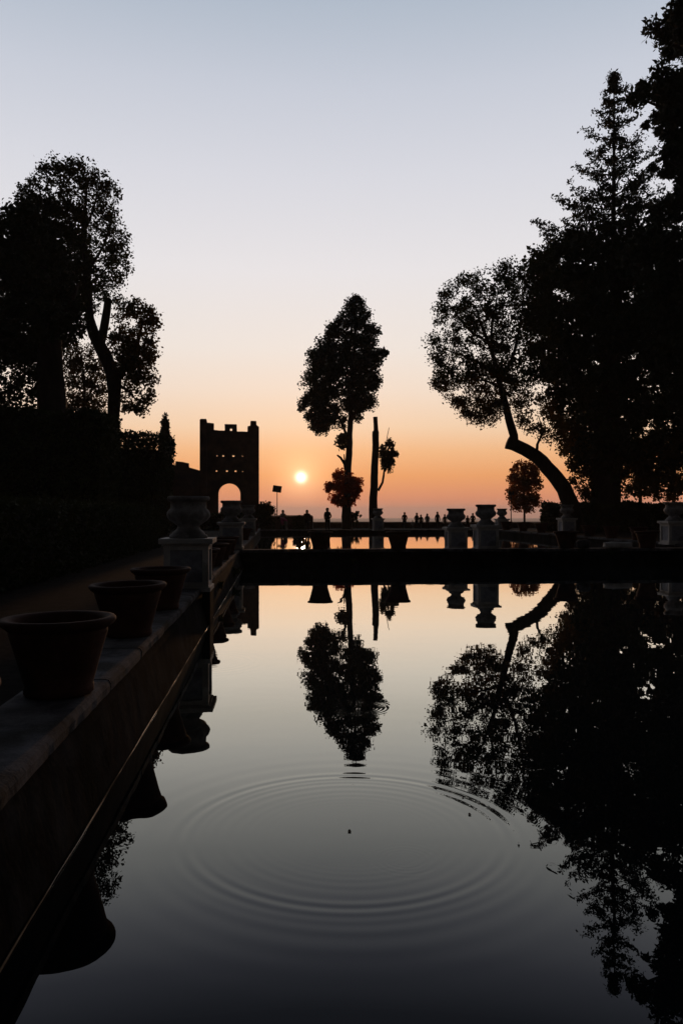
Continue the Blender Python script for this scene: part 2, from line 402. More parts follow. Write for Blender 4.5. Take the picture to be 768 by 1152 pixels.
# ------------------------------------------------------------------ pots, pedestals, urns
def children(o): return [c for c in bpy.data.objects if c.parent == o]
def copy_tree(o, parent=None):
    c = o.copy(); col.objects.link(c)
    if parent: c.parent = parent
    for ch in children(o): copy_tree(ch, c)
    return c
def make_pot():
    t = empty('terracotta_pot', (0, 0, 0), 0, 'x', 'pot', 'terracotta pots standing on the pool walls')
    from_bm('body', lathe([(0, 0), (.200, 0), (.212, .012), (.214, .05), (.208, .06), (.235, .16), (.268, .28), (.292, .36), (.300, .385), (.300, .41), (.27, .41), (.262, .38), (.24, .30), (0, .30)], 48, .004), M['terracotta'], t, smooth=True)
    from_bm('rim', lathe([(.298, .408), (.318, .420), (.340, .438), (.352, .456), (.351, .470), (.342, .480), (.318, .482), (.296, .474), (.280, .455), (.272, .41)], 48, .003), M['terracotta'], t, smooth=True)
    from_bm('soil', lathe([(0, .405), (.1, .408), (.2, .40), (.268, .395)], 24, .02), M['soil'], t)
    return t
pot0 = make_pot(); pot_used = [False]
def pot(x, y, z, label, s=1.0):
    o = pot0 if not pot_used[0] else copy_tree(pot0); pot_used[0] = True
    o.location = (x, y, z); o.scale = (s, s, s); o.rotation_euler = (random.uniform(-.02, .02), random.uniform(-.02, .02), random.uniform(0, 6.28)); o['label'] = label
    return o
def make_pedestal():
    t = empty('pedestal', (0, 0, 0), 0, 'x', 'pedestal', 'stone pedestals carrying urns')
    bm = bmesh.new(); box(bm, -.36, .36, -.36, .36, 0, .07, .008); from_bm('plinth', bm, M['marble'], t)
    bm = bmesh.new(); box(bm, -.30, .30, -.30, .30, .068, .70)
    from_bm('panel', bm, M['panel'], t)
    bm = bmesh.new(); h0, h1 = .071, .697
    for sx in (-1, 1):
        for sy in (-1, 1):
            cx, cy = sx * .285, sy * .285; box(bm, cx - .045, cx + .045, cy - .045, cy + .045, h0, h1, .004)
    for s in (-1, 1):
        for (za, zb) in ((h0 + .002, h0 + .07), (h1 - .07, h1 - .002)):
            box(bm, -.241, .241, s * .325 - .035, s * .325 + .0, za, zb) if s > 0 else box(bm, -.241, .241, s * .325, s * .325 + .035, za, zb)
            if s > 0: box(bm, .29, .325, -.241, .241, za, zb)
            else: box(bm, -.325, -.29, -.241, .241, za, zb)
    from_bm('frame', bm, M['marble'], t)
    bm = bmesh.new(); box(bm, -.355, .355, -.355, .355, .696, .725, .008); box(bm, -.40, .40, -.40, .40, .724, .80, .010)
    from_bm('cap', bm, M['marble'], t)
    return t
def make_urn():
    t = empty('stone_urn', (0, 0, 0), 0, 'x', 'urn', 'carved stone urns on pedestals')
    prof = [(.165, .165), (.17, .19), (.215, .225), (.28, .27), (.315, .32), (.325, .36), (.318, .40), (.295, .435), (.272, .455), (.268, .55), (.285, .565)]
    bm = lathe(prof, 64)
    for v in bm.verts:   # gadroons round the belly
        if .2 < v.co.z < .44:
            a = math.atan2(v.co.y, v.co.x); k = 1 + .025 * math.cos(a * 16) * math.sin((v.co.z - .2) / .24 * math.pi); v.co.x *= k; v.co.y *= k
    from_bm('bowl', bm, M['urn'], t, smooth=True)
    from_bm('rim', lathe([(.284, .563), (.312, .572), (.322, .60), (.322, .622), (.308, .64), (.275, .64), (.26, .62), (.25, .5), (.15, .4), (0, .38)], 64), M['urn'], t, smooth=True)
    from_bm('foot', lathe([(0, 0), (.285, 0), (.29, .02), (.285, .045), (.25, .06), (.245, .08), (.215, .11), (.18, .14), (.167, .17), (0, .172)], 48), M['urn'], t, smooth=True)
    return t
ped0, urn0 = make_pedestal(), make_urn(); pu = [False]
def ped_urn(x, y, z, lp, lu, s=1.0):
    a, b = (ped0, urn0) if not pu[0] else (copy_tree(ped0), copy_tree(urn0)); pu[0] = True
    a.location = (x, y, z); a.scale = (s, s, s); a['label'] = lp
    b.location = (x, y, z + .80 * s); b.scale = (s, s, s); b.rotation_euler = (0, 0, random.uniform(0, .3)); b['label'] = lu
WT = .556; PX = -1.375
def yax(d, X):   # pool-axis y of a thing at lateral X and camera depth d
    return (d - X * ST) / CT
for d, lab in ((3.05, 'terracotta pot cut off by the left edge of the frame'),
               (5.04, 'biggest looking terracotta pot on the left wall, nearest in full view'),
               (7.4, 'second terracotta pot from the front on the left wall'),
               (9.45, 'third terracotta pot from the front, just before the near pedestal'),
               (14.4, 'first terracotta pot behind the near left pedestal'),
               (16.9, 'second terracotta pot behind the near left pedestal'),
               (19.2, 'third terracotta pot behind the near left pedestal'),
               (21.5, 'fourth terracotta pot behind the near left pedestal, at the cross wall corner')):
    q = PX - (.05 if d < 4 else 0); pot(q, yax(d, q), WT, lab)
for px, lab in ((360, 'dark pot on the cross wall below the sunlit centre tree'), (448, 'dark pot on the cross wall left of the twin urns'),
                (637, 'dark pot on the cross wall in front of the small pedestal at right'), (728, 'dark pot on the cross wall nearest the right edge')):
    p = W(px, 576, 24.7); d = 24.7 + (YC + .24 - p.y) / CT; p = W(px, 576, d)
    pot(p.x, YC + .25, WT, lab, 1.12)
for y, lab in ((31.3, 'pot on the right wall of the far pool, first behind the right edge pedestal'), (33.9, 'pot on the right wall of the far pool, second behind the right edge pedestal'),
               (36.4, 'pot on the right wall of the far pool, just right of the small pedestal'), (43.2, 'pot on the right wall of the far pool, just left of the small pedestal'),
               (46.5, 'pot on the right wall of the far pool, farther left under the small round tree'), (50.0, 'farthest pot on the right wall of the far pool')):
    pot(14.6, y, WT, lab, 1.1)
for y, lab in ((33, 'pot on the left wall of the far pool before the farther left pedestal'), (47, 'pot on the left wall of the far pool beyond the farther left pedestal')):
    pot(PX, y, WT, lab)
ped_urn(-1.36, yax(12.25, -1.36), .50, 'tall white framed pedestal nearest the camera on the left wall', 'large dark urn nearest the camera on the left', 1.0)
ped_urn(-1.42, 24.9, WT, 'left pedestal where the cross wall meets the left wall', 'urn in front of the arched tower at the cross wall corner', 1.04)
ped_urn(-1.42, 39.6, WT, 'farther left pedestal beyond the cross wall beside the round bush', 'urn beside the right foot of the arched tower', 1.04)
ped_urn(6.56, 24.75, WT - .06, 'broad pedestal on the cross wall, right one of the twin pair', 'biggest urn against the orange sky, right one of the twins', 1.0)
ped_urn(6.50, 28.7, .30, 'pedestal just left of the broad one, left of the twin pair', 'urn against the orange sky, left one of the twins', 1.06)
ped_urn(15.3, 53.5, .35, 'slim far pedestal peeping out right behind the broad twin pedestal', 'small far urn peeping out right behind the biggest urn', 1.1)
ped_urn(6.95, 54.9, .40, 'small far pedestal at the foot of the bare broken trunk', 'small far urn beside the bare broken trunk', 1.08)
ped_urn(14.55, 39.2, WT, 'small pedestal in front of the leaning trunk at right', 'dark urn against the hedge below the leaning trunk', 1.05)
ped_urn(14.50, 28.2, WT - .05, 'pedestal cut by the right edge of the frame', 'dark urn at the right edge of the frame against the hedge', 1.08)
# pilaster carrying the near pedestal down the face of the left wall
bm = bmesh.new(); yy = yax(12.25, -1.36); box(bm, -1.12, -1.005, yy - .34, yy + .34, -.3, .53, .01)
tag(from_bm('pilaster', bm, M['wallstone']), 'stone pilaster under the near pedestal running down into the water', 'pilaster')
# carved fragments lying on the cross wall
def rock(name, label, px, w, h, dp, mat, d0=24.9):
    p = W(px, 576, d0); bm = bmesh.new(); bmesh.ops.create_icosphere(bm, subdivisions=3, radius=1)
    for v in bm.verts:
        c = v.co; q = Vector([math.copysign(abs(t) ** .55, t) for t in c]); q *= 1 + .06 * math.sin(c.x * 7 + c.z * 5 + px) + random.uniform(-.015, .015)
        v.co = Vector((q.x * w / 2, q.y * dp / 2, (q.z + .9) * h / 2))
    o = from_bm(name, bm, mat, loc=(p.x, YC + .26, WT)); return tag(o, label, 'stone')
rock('stone_block', 'long pale broken stone block lying on the cross wall at right', 702, .95, .20, .3, M['marble'])
rock('stone_lump', 'squat rough grey stone lump on the cross wall beside a pot', 661, .42, .28, .3, M['coping'])

# weeds on the walls
def weed(label, p, n, h, spread, mat='leaf'):
    root = empty('weed', p, 0, label, 'plant', 'weeds rooted in the pool walls')
    bm = bmesh.new(); C = []
    for i in range(n):
        a = random.uniform(0, 6.28); s = spread * random.uniform(.3, 1); hh = h * random.uniform(.5, 1)
        e = Vector((math.cos(a) * s, math.sin(a) * s, hh)); mid = Vector((e.x * .3, e.y * .3, hh * .6))
        tube(bm, [(0, 0, -.02), mid, e], [.004, .003, .0015], 4)
        for k in range(7): t = k / 6; q = mid.lerp(e, t); C.append([q.x, q.y, q.z] + rng.normal(size=3) * .012)
    from_bm('stem', bm, M[mat], root); Q = leaf_quads(np.array(C), .035, 2.0); link('leaf', quads_mesh('leaf', Q, len(Q)), M[mat], root)
weed('tuft of weeds hanging at the foot of the left wall near the cross wall', (-1.06, 19.5, .10), 26, .28, .22)
weed('small tuft of weeds in the joint of the left wall behind the near pedestal', (-1.10, 15.2, .22), 14, .16, .12)
weed('thin weed in the cross wall under the centre pot', (2.3, YC - .02, .12), 12, .2, .15)
weed('weed in the cross wall below the pale stone block', (10.4, YC - .02, .30), 16, .2, .2)

# floating leaves
def floating_leaf(label, px, py, s, mat):
    p = wp(px, py); bm = bmesh.new(); n = 14; ring = []
    for i in range(n):
        a = 2 * math.pi * i / n; r = s * (1 - .35 * abs(math.sin(a * 1.5))) * (1.0 + .25 * math.cos(a))
        ring.append(bm.verts.new((r * math.cos(a) * 1.4, r * math.sin(a) * .8, .004 + .08 * s * math.cos(a) ** 2)))
    c = bm.verts.new((0, 0, .003))
    for i in range(n): bm.faces.new((c, ring[i], ring[(i + 1) % n]))
    bmesh.ops.solidify(bm, geom=bm.faces[:], thickness=.0015)
    o = from_bm('floating_leaf', bm, M[mat], loc=(p.x, p.y, 0)); o.rotation_euler = (0, 0, random.uniform(0, 6)); return tag(o, label, 'leaf', 'leaves floating on the near pool')
floating_leaf('small dark leaf floating in the centre of the ripple rings', 393, 936, .015, 'dryleaf')
floating_leaf('tiny leaf floating at the edge of the right hand tree reflection', 489, 886, .016, 'paleleaf')
floating_leaf('second tiny leaf just right of and below the first one', 521, 897, .012, 'paleleaf')
floating_leaf('tiny leaf floating lowest, inside the ripple rings at right', 528, 917, .014, 'paleleaf')
floating_leaf('tiny leaf near the far end of the near pool', 399, 702, .012, 'dryleaf')

# ------------------------------------------------------------------ the tower and its wall
def tower():
    d = 87.0; k = d / F; c0 = XY(258, d, 0.0)
    ang = math.atan2((258 - 384), F)
    root = empty('arched_tower', c0, -TH - ang, 'ruined tuff tower with battlements, small square holes and an open arch', 'tower')
    zf = lambda py: CH + (576 - py) * k - 0.0
    xf = lambda px: (px - 258) * k * 1.0
    sil = [(226, 600), (226.2, 530), (226.5, 472.5), (232.5, 472.5), (232.8, 476.5), (240.8, 477.3), (241, 484.6), (252.8, 485.2), (253, 478), (266.2, 478), (266.4, 486),
           (278.2, 486.2), (278.4, 480), (281.6, 479.2), (281.8, 473.8), (287.8, 474), (288, 478.4), (289.9, 479.6), (290, 530), (290.4, 600)]
    pts = [(xf(a) + random.uniform(-.02, .02), zf(b)) for a, b in sil]
    rough = []
    for a, b in zip(pts, pts[1:]):
        m_ = max(1, int(math.dist(a, b) / .45))
        for q in range(m_):
            t = q / m_; jj = 0 if q == 0 else .045
            rough.append((a[0] + (b[0] - a[0]) * t + random.uniform(-jj, jj), a[1] + (b[1] - a[1]) * t + random.uniform(-jj, jj)))
    pts = rough + [pts[-1]]
    arch = [(xf(246), zf(599)), (xf(246), zf(556))]
    for i in range(1, 24):
        a = math.pi - math.pi * i / 24; arch.append((xf(258.2) + 12.2 * k * math.cos(a), zf(556) + 12.2 * k * math.sin(a)))
    arch += [(xf(270.4), zf(556)), (xf(270.4), zf(599))]
    holes = [[(xf(258.9), zf(485.4)), (xf(258.9), zf(481.6)), (xf(261.2), zf(481.6)), (xf(261.2), zf(485.4))]]
    for x, y, w in ((244.5, 513, .8), (251.3, 513, 1.1), (262.6, 513, 1.2), (272.7, 513, .7), (243.9, 530, 1.0), (255.4, 530, 1.1), (265, 530, 1.1), (273, 530.4, .6)):
        holes.append([(xf(x - w), zf(y + w * 1.1)), (xf(x - w * .8), zf(y - w)), (xf(x + w), zf(y - w * .9)), (xf(x + w * .9), zf(y + w))])
    # the opening reaches the ground: cut it out of the silhouette itself
    sil2 = pts[:1] + pts[1:]
    full = pts + list(reversed(arch))
    body = outline('wall', [full] + holes, 1.5, M['tuff'], root)
    # corner turrets, slightly proud, and a moulding over the arch
    for px0, px1, top in ((225.6, 233.2, 473.4), (281.4, 290.9, 480.2)):
        bm = bmesh.new(); box(bm, xf(px0), xf(px1), -.95, .95, -.3, zf(top), .04); from_bm('corner_turret', bm, M['tuff'], root)
    bm = bmesh.new(); prev = None; n = 20
    for i in range(n):
        a0, a1 = math.pi * i / n, math.pi * (i + 1) / n; vs = []
        for a in (a0, a1):
            for rr in (12.4, 14.6):
                for y in (-.86, -.74): vs.append(bm.verts.new((xf(258.2) + rr * k * math.cos(a), y, zf(556) + rr * k * math.sin(a))))
        for f in ((0, 2, 6, 4), (1, 5, 7, 3), (0, 4, 5, 1), (2, 3, 7, 6)): bm.faces.new([vs[q] for q in f])
    from_bm('arch_moulding', bm, M['tuff'], root)
    # lower garden wall running left from the tower
    r2 = empty('garden_wall', XY(205, 86, 0), -TH - math.atan2((205 - 384), F), 'dark garden wall with one block on top running left from the tower', 'wall')
    x2 = lambda px: (px - 205) * 86 / F; z2 = lambda py: CH + (576 - py) * 86 / F
    w = [(180, 600), (180, 521), (186, 522), (193, 523.2), (197.6, 523.5), (197.8, 519.2), (205, 519.8), (212.6, 521.4), (212.8, 526), (220, 528), (225.4, 529.6), (225.4, 600)]
    outline('wall', [[(x2(a), z2(b)) for a, b in w]], .8, M['tuff'], r2)
tower()

# parapet closing the terrace, and the higher wall at its left end
def plain_wall(name, label, px0, px1, d, ytop, thick, mat='tuff', z0=-.4, cop=True):
    pc = (px0 + px1) / 2; root = empty(name, XY(pc, d, 0), -TH, label, 'wall')
    k = d / F; x0, x1 = (px0 - pc) * k, (px1 - pc) * k; top = CH + (576 - ytop) * k
    bm = bmesh.new(); n = max(3, int((x1 - x0) / 1.2)); V = []
    for i in range(n + 1):
        x = x0 + (x1 - x0) * i / n; t = top - .1 + random.uniform(-.008, .008)
        V.append([bm.verts.new((x, yy, zz)) for yy, zz in ((-thick / 2, z0), (-thick / 2, t), (thick / 2, t), (thick / 2, z0))])
    for a, b in zip(V, V[1:]):
        for q in range(3): bm.faces.new((a[q], a[q + 1], b[q + 1], b[q]))
    bm.faces.new(V[0]); bm.faces.new(list(reversed(V[-1]))); bmesh.ops.recalc_face_normals(bm, faces=bm.faces)
    from_bm('masonry', bm, M[mat], root)
    bm = bmesh.new(); x = x0
    while x < x1 - .1:
        l = min(random.uniform(1.3, 1.8), x1 - x); h = random.uniform(-.012, .012); box(bm, x + .005, x + l - .005, -thick / 2 - .05, thick / 2 + .05, top - .085, top + h, .015); x += l
    from_bm('coping', bm, M['coping'], root)
    return root
plain_wall('parapet', 'long low parapet against the sunset at the end of the terrace', 280, 1150, 85.5, 587, .5)
plain_wall('high_wall', 'higher dark wall block under the sun with people before it', 300, 352, 80, 579.6, 1.2, 'tuff', -.4)

# ------------------------------------------------------------------ lamps
def lamp(label, px, d, ytop, ybase, hw, hh, tilt, round_=False):
    base = XY(px, d, 0.0); root = empty('street_lamp', base, -TH, label, 'street lamp', 'lamps on the far terrace')
    top = CH + (576 - ytop) * d / F
    bm = bmesh.new(); tube(bm, [(0, 0, -.2), (0, 0, .5), (0, 0, top * .6), (0, 0, top)], [.07, .055, .045, .04], 10); from_bm('pole', bm, M['iron'], root, smooth=True)
    bm = bmesh.new(); box(bm, -hw / 2, hw / 2, -.06, .06, -hh / 2, hh / 2, .02); box(bm, -.06, .06, .04, .16, -.12, .12, .01)
    h = from_bm('lamp_head', bm, M['iron'], root); h.location = (0, 0, top + hh * .25); h.rotation_euler = (R(-20), R(tilt), 0)
lamp('square headed lamp on a thin pole just left of the sun', 311.7, 84, 552, 590, .92, .72, 8)
lamp('thin lamp pole with a small head before the small round tree', 574.5, 82, 556, 590, .62, .42, 0)

# ------------------------------------------------------------------ hedges
def hedge(name, label, x0, x1, y0, y1, z0, z1, n, size=.12, rz=0.0, loc=None, bumps=.15, cat='hedge', thin=0.0, mat='hedge'):
    c = Vector(((x0 + x1) / 2, (y0 + y1) / 2, z0)) if loc is None else Vector(loc)
    root = empty(name, c, rz, label, cat)
    a, b, h = (x1 - x0) / 2, (y1 - y0) / 2, z1 - z0
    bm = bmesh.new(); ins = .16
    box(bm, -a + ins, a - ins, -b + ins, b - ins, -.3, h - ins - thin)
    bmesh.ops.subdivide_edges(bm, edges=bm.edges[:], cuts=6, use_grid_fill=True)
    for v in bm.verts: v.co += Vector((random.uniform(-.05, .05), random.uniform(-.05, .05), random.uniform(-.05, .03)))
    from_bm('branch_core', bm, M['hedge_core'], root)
    A = np.array([2 * b * h, 2 * b * h, 2 * a * h, 2 * a * h, 4 * a * b]); f = rng.choice(5, n, p=A / A.sum())
    u, v = rng.uniform(-1, 1, n), rng.uniform(0, 1, n); C = np.zeros((n, 3))
    for k in range(5):
        m_ = f == k; uu, vv = u[m_], v[m_]
        if k < 2: C[m_] = np.stack([np.full(m_.sum(), (-a, a)[k]), uu * b, vv * h], 1)
        elif k < 4: C[m_] = np.stack([uu * a, np.full(m_.sum(), (-b, b)[k - 2]), vv * h], 1)
        else: C[m_] = np.stack([uu * a, (vv * 2 - 1) * b, np.full(m_.sum(), h)], 1)
    bump = bumps * (np.sin(C[:, 0] * 1.9 + 1) + np.sin(C[:, 1] * 2.3) + np.sin(C[:, 0] * 5.1 + C[:, 1] * 3.7) * .6) * .4
    C[:, 2] += np.where(C[:, 2] > h * .7, bump, 0); C += rng.normal(size=C.shape) * .07
    C[:, 2] -= np.abs(rng.normal(size=n)) * (.05 + thin * .6)
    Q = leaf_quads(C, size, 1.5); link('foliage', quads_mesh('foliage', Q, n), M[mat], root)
    return root
hedge('low_hedge', 'low clipped hedge running beside the path at far left', -6.0, -4.9, 1.0, 34, .25, 1.86, 60000, .06, bumps=.05)
p = XY(22, 43, .25)
hedge('tall_hedge', 'tall dark clipped hedge below the big left trees', -5.3, 4.1, -1.6, 1.6, .25, 1.7 + 112 / F * 43, 30000, .14, rz=-TH, loc=(p.x, p.y, .25), bumps=.25).rotation_euler.y = .05
p = XY(149, 50, .25)
hedge('tall_hedge', 'second tall hedge between the forked tree and the little cypress', -2.0, 1.95, -1.2, 1.2, .25, 1.7 + 89 / F * 50, 14000, .14, rz=-TH - .12, loc=(p.x, p.y, .25), bumps=.12, thin=.9).rotation_euler.y = .06
p = XY(805, 60, .1)
hedge('dark_hedge', 'wide dark hedge under the trees at right', -9.8, 16, -1.0, 1.0, .1, 1.7 + 7.5 / F * 60, 40000, .12, rz=-TH, loc=(p.x, p.y, .15), bumps=.16)
p = XY(210, 70, .1)
hedge('far_hedge', 'dark hedge before the foot of the tower', -8.0, 6.2, -1.0, 1.0, .1, 1.7 - 4 / F * 70, 16000, .14, rz=-TH, loc=(p.x, p.y, .15), bumps=.2)

# ------------------------------------------------------------------ trees
tree('tall_tree', 'tall leafy tree in the centre with a red tuft low on its trunk', 'tree', 78,
     [[(390, 598, 13), (390, 575, 10.5), (390.5, 550, 8.5), (392.5, 505, 7.4), (394, 475, 6), (396, 430, 4), (399, 380, 2.4), (400, 340, 1.2)],
      [(392, 500, 3), (386, 480, 3), (376, 462, 2.6), (362, 445, 2), (352, 430, 1.2)],
      [(394, 480, 3), (402, 455, 2.5), (413, 435, 2), (420, 415, 1.2)],
      [(395, 450, 2.8), (388, 420, 2.4), (378, 395, 1.8), (370, 385, 1)],
      [(389.5, 532, 4), (387.5, 522, 3.2), (383, 515, 2.6), (379, 512, 1.8)], [(387.5, 522, 2), (387, 511, 1.2)],
      [(392, 507, 2.6), (386, 496, 2), (382, 494, 1)]],
     [dict(poly=[(398, 333), (409, 340), (415, 350), (419, 361), (427, 369), (422, 379), (426, 391), (432, 396), (426, 408), (424, 420), (425, 431), (418, 442), (420, 452), (413, 461),
                 (405, 468), (398, 475), (393, 480), (388, 478), (380, 479), (371, 478), (364, 482), (358, 487), (350, 482), (341, 470), (339, 455), (343, 445), (341, 433), (348, 420), (350, 400),
                 (357, 388), (369, 376), (377, 361), (388, 348), (393, 338)], clumps=430, leaves=118, r=.56, size=.17, elong=1.3, mat='leaf_dark', maxbr=200, zmin=9),
      dict(poly=[(431, 393), (437, 395), (434, 399), (429, 401)], clumps=5, leaves=40, r=.3, size=.2, mat='leaf_dark'),
      dict(poly=[(379, 491), (387, 486), (395, 490), (391, 500), (387, 504), (380, 500)], clumps=10, leaves=70, r=.36, size=.2, mat='leaf_warm'),
      dict(poly=[(350, 470), (372, 470), (376, 478), (360, 485), (352, 482)], clumps=10, leaves=60, r=.5, size=.2, mat='leaf_warm', branches=False),
      dict(poly=[(384, 530), (396, 534), (405, 540), (406, 552), (402, 563), (392, 568), (378, 568), (369, 560), (368, 548), (374, 537)], clumps=70, leaves=85, r=.42, size=.19,
           mat='leaf_red', part='red_foliage', elong=1.2, zmin=2)])
tree('broken_trunk', 'bare broken trunk with one leafy side shoot right of the centre tree', 'tree', 80,
     [[(420, 598, 11), (420, 560, 9.2), (421.5, 520, 8), (422.6, 486, 7.2), (422.8, 484, 5.2), (421.8, 469, 4.8)],
      [(425, 552, 3), (430, 543, 2.6), (432, 530, 2), (436, 510, 1.6), (439, 492, 1)], [(433, 505, .8), (436, 488, .7), (437.5, 481, .6)]],
     [dict(poly=[(437, 494), (442, 500), (445, 512), (442, 526), (436, 530), (430, 528), (427, 515), (429, 504)], clumps=46, leaves=60, r=.38, size=.16, mat='leaf_warm')])
p = W(401, 583, 79)
tree('young_bush', 'tiny sparse bush standing before the parapet between two trunks', 'bush', 79,
     [[(401, 597, 1.4), (401, 585, 1.2), (401, 577, .8)]], [dict(poly=[(401, 575), (406, 581), (405, 588), (397, 588), (396, 581)], clumps=14, leaves=10, r=.22, size=.16)])
tree('round_tree', 'small round autumn tree on a thin straight trunk', 'tree', 83,
     [[(589.5, 596, 2.6), (589.6, 575, 2.2), (589.5, 550, 1.6), (590, 525, .8)]],
     [dict(poly=[(588, 520), (600, 522), (606, 535), (607, 552), (604, 566), (597, 575), (586, 576), (575, 572), (572, 560), (572, 545), (573, 532), (579, 522)], clumps=230, leaves=30, r=.40, size=.17, mat='leaf_amber', zmin=2)])
# leaning plane tree
tree('leaning_tree', 'leaning tree with a crooked trunk cut off at the bend, airy crown', 'tree', 57,
     [[(644, 580, 21), (640, 566, 19), (634, 550, 17.5), (626, 538, 16.5), (615, 526, 16), (603, 514, 15), (590, 506, 14), (578, 500, 14.5), (570.5, 497, 15)],
      [(579, 502, 8), (577, 490, 9.5), (573, 474, 9), (569, 458, 8), (565, 442, 7), (560, 425, 6), (556, 405, 5), (549, 385, 4), (541, 365, 3), (535, 345, 1.5)],
      [(567, 450, 5), (558, 452, 4.5), (551, 459, 4), (545, 462, 2.5)],
      [(562, 430, 4.5), (575, 405, 4), (583, 375, 3), (588, 340, 2), (590, 310, 1)],
      [(560, 425, 4), (545, 412, 3.4), (526, 402, 2.6), (508, 396, 1.8), (492, 390, 1)],
      [(556, 407, 4), (552, 380, 3), (556, 350, 2.2), (560, 325, 1)],
      [(549, 385, 3), (528, 372, 2.2), (512, 352, 1.6), (502, 338, .9)],
      [(560, 435, 3), (545, 428, 2.4), (525, 428, 1.8), (505, 432, 1)],
      [(603, 514, 4), (604, 500, 3), (610, 485, 2), (606, 470, 1)]],
     [dict(poly=[(476, 389), (487, 379), (489, 369), (487, 352), (489, 335), (502, 323), (520, 316), (542, 311), (560, 317), (566, 294), (574, 292), (585, 300), (597, 286), (610, 277), (625, 290), (628, 380), (618, 420), (600, 440), (560, 425), (520, 425), (490, 432), (488, 410)],
           clumps=520, leaves=52, r=.50, size=.115, zmin=5, maxbr=420),
      dict(poly=[(488, 428), (560, 415), (590, 440), (612, 450), (640, 490), (636, 512), (618, 500), (600, 486), (584, 478), (580, 462), (556, 474), (540, 478), (522, 472), (508, 454)],
           clumps=240, leaves=46, r=.46, size=.115, mat='leaf_warm', zmin=5),
      dict(poly=[(505, 400), (600, 380), (600, 430), (500, 425)], clumps=40, leaves=50, r=.5, size=.14, branches=False),
      dict(poly=[(520, 330), (620, 300), (625, 375), (530, 365)], clumps=60, leaves=50, r=.5, size=.14, branches=False)])
# broad dark mass
tree('broad_tree', 'huge dense dark tree with a thick upright trunk at right', 'tree', 61,
     [[(681, 590, 40), (681, 560, 34), (680, 520, 30), (684, 440, 24), (690, 370, 16), (695, 310, 8)],
      [(682, 500, 14), (660, 460, 11), (640, 420, 8), (622, 370, 5), (612, 330, 2)],
      [(684, 460, 14), (710, 420, 11), (735, 380, 8), (755, 340, 4)]],
     [dict(poly=[(598, 290), (612, 277), (628, 272), (650, 268), (680, 270), (705, 268), (740, 272), (775, 280), (800, 300), (830, 480), (800, 520), (745, 525), (720, 515), (700, 530), (672, 525), (655, 530), (642, 505), (630, 470), (618, 430), (606, 390), (600, 340)],
           clumps=560, leaves=112, r=.85, size=.23, mat='leaf_dark', maxbr=160, thick=6, maxlen=8),
      dict(poly=[(628, 470), (660, 480), (664, 560), (655, 560), (640, 540), (632, 505)], clumps=110, leaves=50, r=.42, size=.14, mat='leaf_warm', branches=False),
      dict(poly=[(696, 500), (830, 480), (830, 560), (745, 562), (700, 552)], clumps=300, leaves=60, r=.5, size=.15, mat='leaf_warm', branches=False, thick=4),
      dict(poly=[(668, 480), (700, 480), (702, 575), (668, 575)], clumps=40, leaves=80, r=.5, size=.2, mat='leaf_dark', branches=False, thick=2)])
tree('understorey_tree', 'thin stemmed tree under the right canopy with gaps of orange sky', 'tree', 70,
     [[(719.5, 590, 4.5), (719.5, 565, 4), (719, 530, 3.4), (716, 480, 2)], [(719, 540, 2), (735, 520, 1.8), (750, 500, 1)]],
     [dict(poly=[(700, 420), (800, 400), (820, 545), (770, 556), (735, 558), (700, 556), (690, 500)], clumps=150, leaves=60, r=.5, size=.19, mat='leaf', zmin=2, thick=4)])

# tall conifer: tiers of boughs along a straight stem
def conifer(name, label, px, d, ytop, ybase, tiers, lift, seed, dens=1.0):
    rr = random.Random(seed); base = XY(px, d, .1); root = empty(name, base, 0, label, 'conifer'); k = d / F
    zt = CH + (576 - ytop) * k - .1; bm = bmesh.new(); n = 30
    tube(bm, [(math.sin(i * .3) * .05, 0, -.3 + (zt + .3) * i / n) for i in range(n + 1)], [max(.03, .012 + .46 * (1 - i / n) ** .8) for i in range(n + 1)], 10, .04)
    C = []; S = []
    z = zt - .35
    def halfw(z):
        py = 576 - (z + .1 - CH) / k
        for (ya, a), (yb, b) in zip(tiers, tiers[1:]):
            if ya <= py <= yb: return (a + (b - a) * (py - ya) / (yb - ya)) * k
        return tiers[-1][1] * k
    while z > 12:
        wd = halfw(z); nb = rr.randint(3, 4) + (2 if wd > 3.2 else 0); a0 = rr.uniform(0, 6.28)
        for j in range(nb):
            a = a0 + 6.28 * j / nb + rr.uniform(-.35, .35); Lb = wd * rr.uniform(.66, 1.2)
            if rr.random() < .08: Lb *= .5
            zb = z + rr.uniform(-.25, .25); ri = lift + rr.uniform(-.1, .15)
            P = []
            m_ = max(4, int(Lb / .35))
            for q in range(m_ + 1):
                t = q / m_; P.append(Vector((math.cos(a) * Lb * t, math.sin(a) * Lb * t, zb + Lb * (ri * t * .6 - .25 * t * t + .28 * t ** 4))))
            tube(bm, P, [max(.012, .05 * (1 - q / m_) + .01) for q in range(m_ + 1)], 4)
            for q in range(1, m_ + 1):
                t = q / m_
                if t < .16: continue
                for s in range(max(1, int(1.5 * dens + rr.random() * 1.2))):
                    side = (-1) ** (q + s) * rr.uniform(.0, .8) * (1 - .55 * t) * min(1.2, Lb * .35)
                    c = P[q] + Vector((-math.sin(a), math.cos(a), 0)) * side + Vector((0, 0, rr.uniform(-.1, .12)))
                    C.append(c); S.append(.22 + .12 * rr.random())
        z -= rr.uniform(.80, 1.2)
    from_bm('trunk', bm, M['bark'], root, smooth=True)
    C = np.array([tuple(c) for c in C]); S = np.array(S); m_ = 22; idx = np.repeat(np.arange(len(C)), m_)
    o = rng.normal(size=(len(idx), 3)) * (S[idx] * .75)[:, None]; o[:, 2] *= .55
    Q = leaf_quads(C[idx] + o, .13, 2.2); link('crown', quads_mesh('crown', Q, len(Q)), M['needle'], root)
    return root
